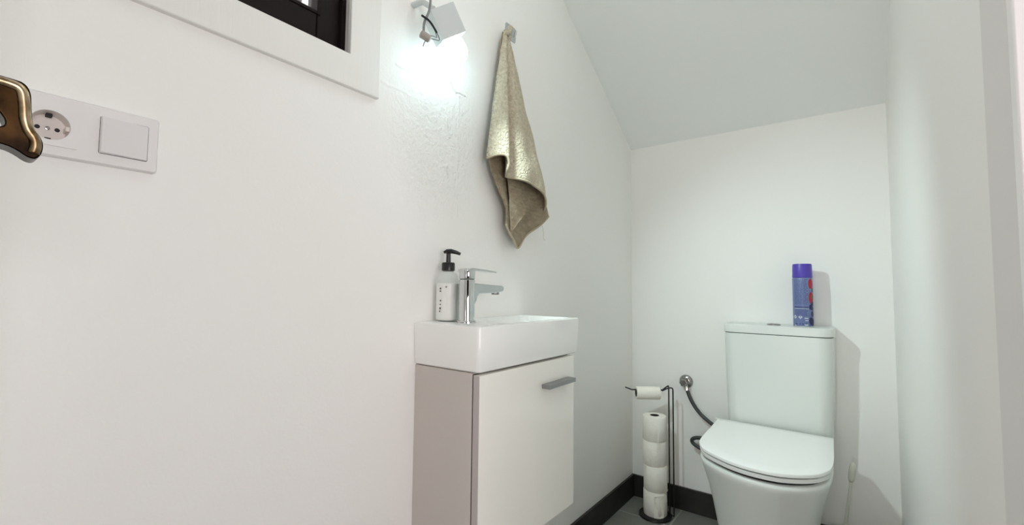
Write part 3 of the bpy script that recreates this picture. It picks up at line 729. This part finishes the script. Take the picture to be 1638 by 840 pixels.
fl = link('loose_sheet', flap(.0492, .102), m_paper, None); fl.parent = rt
rc_ = link('core', L([(.0192, .001), (.0192, .1015), (.0182, .1015), (.0182, .001)], n=32, caps=False), m_core, None, smooth=40); rc_.parent = rt
labels = ['second roll from the bottom of the stacked toilet rolls', 'third roll from the bottom of the stacked toilet rolls', 'top roll of the stacked white toilet rolls, its dark core showing']
for i in range(3):
    r2 = rt.copy(); COL.objects.link(r2)
    r2.location = (px + (.002, -.001, .0)[i], py + (-.001, .001, 0)[i], .0102 + (.1026) * (i + 1)); r2.rotation_euler.z = (1.15, 2.6, 4.0)[i]
    r2['label'] = labels[i]
    for ch in list(rt.children):
        c = ch.copy(); COL.objects.link(c); c.parent = r2
# partly used roll on the arm
c0 = joint + ad * .012; 
ur = thing('toilet_roll', tuple(c0), 'partly used white toilet roll on the top arm of the stand', 'toilet roll')
ur.location = (0, 0, 0); bpy.context.view_layer.update()
MM = to_dir(ad)
bm = roll_mesh(.0275, .100, .0175, 8, .0)
for vtx in bm.verts: vtx.co = MM @ vtx.co + c0 + Vector((0, 0, -.0134))
link('paper', bm, m_paper, ur, smooth=40)
bm = L([(.0177, .0005), (.0177, .0995), (.0165, .0995), (.0165, .0005)], n=32, caps=False)
for vtx in bm.verts: vtx.co = MM @ vtx.co + c0 + Vector((0, 0, -.0134))
link('core', bm, m_core, ur, smooth=40)

# ---------------------------------------------------------------- valve and hose
vx, vz = .250, .556
va = thing('water_valve', (vx, YB, vz), 'round chrome water valve on the back wall above the hose', 'valve')
MY = to_dir((0, -1, 0))
link('flange', L([(.029, 0), (.029, .002), (.024, .008), (.014, .011)], M=MY, c=(vx, YB, vz), n=36), m_chrome2, va, smooth=40)
link('valve_body', L([(.011, .008), (.011, .030), (.009, .032)], M=MY, c=(vx, YB, vz), n=24), m_chrome2, va, smooth=40)
bm = bmesh.new(); l = []
for t, s in ((.030, .95), (.032, 1), (.046, 1), (.049, .85)):
    l.append([Vector((vx + s * .015 * (1 + .12 * math.cos(6 * a)) * math.cos(a), YB - t, vz + s * .015 * (1 + .12 * math.cos(6 * a)) * math.sin(a))) for a in [2 * math.pi * i / 36 for i in range(36)]])
link('valve_knob', loft(bm, l), m_chrome2, va, smooth=40)
link('outlet_nut', tube(bmesh.new(), [(vx + .002, YB - .02, vz - .008), (vx + .008, YB - .022, vz - .022), (vx + .010, YB - .024, vz - .036)], [.007, .008, .0065], 6), m_chrome2, va, smooth=30)
hp = catmull([(.2615, 2.056, .521), (.272, 2.052, .496), (.290, 2.05, .464), (.318, 2.045, .433), (.350, 2.04, .410), (.385, 2.035, .388), (.405, 2.03, .365), (.395, 2.03, .345), (.345, 2.035, .337), (.302, 2.04, .332),
              (.283, 2.04, .320), (.290, 2.04, .304), (.325, 2.035, .292), (.38, 2.03, .30), (.41, 2.03, .33)], 8)
tag(link('water_hose', tube(bmesh.new(), hp, .0078, 14), m_hose, None, smooth=60), 'dark grey braided hose looping from the valve behind the toilet', 'hose')

# ---------------------------------------------------------------- toilet brush
tb = thing('toilet_brush', (.80, 2.00, 0), 'cream toilet brush standing on the floor right of the toilet', 'toilet brush')
a = Vector((.803, 2.0, .11)); b = Vector((.835, 2.0, .366)); dd = (b - a).normalized()
link('brush_handle', tube(bmesh.new(), [a - dd * .06, a, a + dd * .17, a + dd * .20], [.0045, .0045, .0045, .0065], 14), m_brush, tb, smooth=60)
g = [a + dd * (.258 * 1.0 - q) for q in (.0, .003, .008, .016, .03, .06, .068)]
link('grip', tube(bmesh.new(), g, [.0015, .0055, .0085, .0102, .0108, .0100, .006], 18), m_brush, tb, smooth=80)
link('brush_holder', L([(.034, 0), (.036, .004), (.040, .115), (.037, .118), (.034, .112), (.031, .010), (0, .010)], c=(.797, 2.00, 0), n=36), m_brush, tb, smooth=40)
link('bristles', L([(.004, .02), (.022, .03), (.024, .08), (.010, .1)], c=(.797, 2.00, 0), n=24), noisy(mat('bristle_white', (.8, .8, .78), .9), 300, 1, .004), tb, smooth=40)
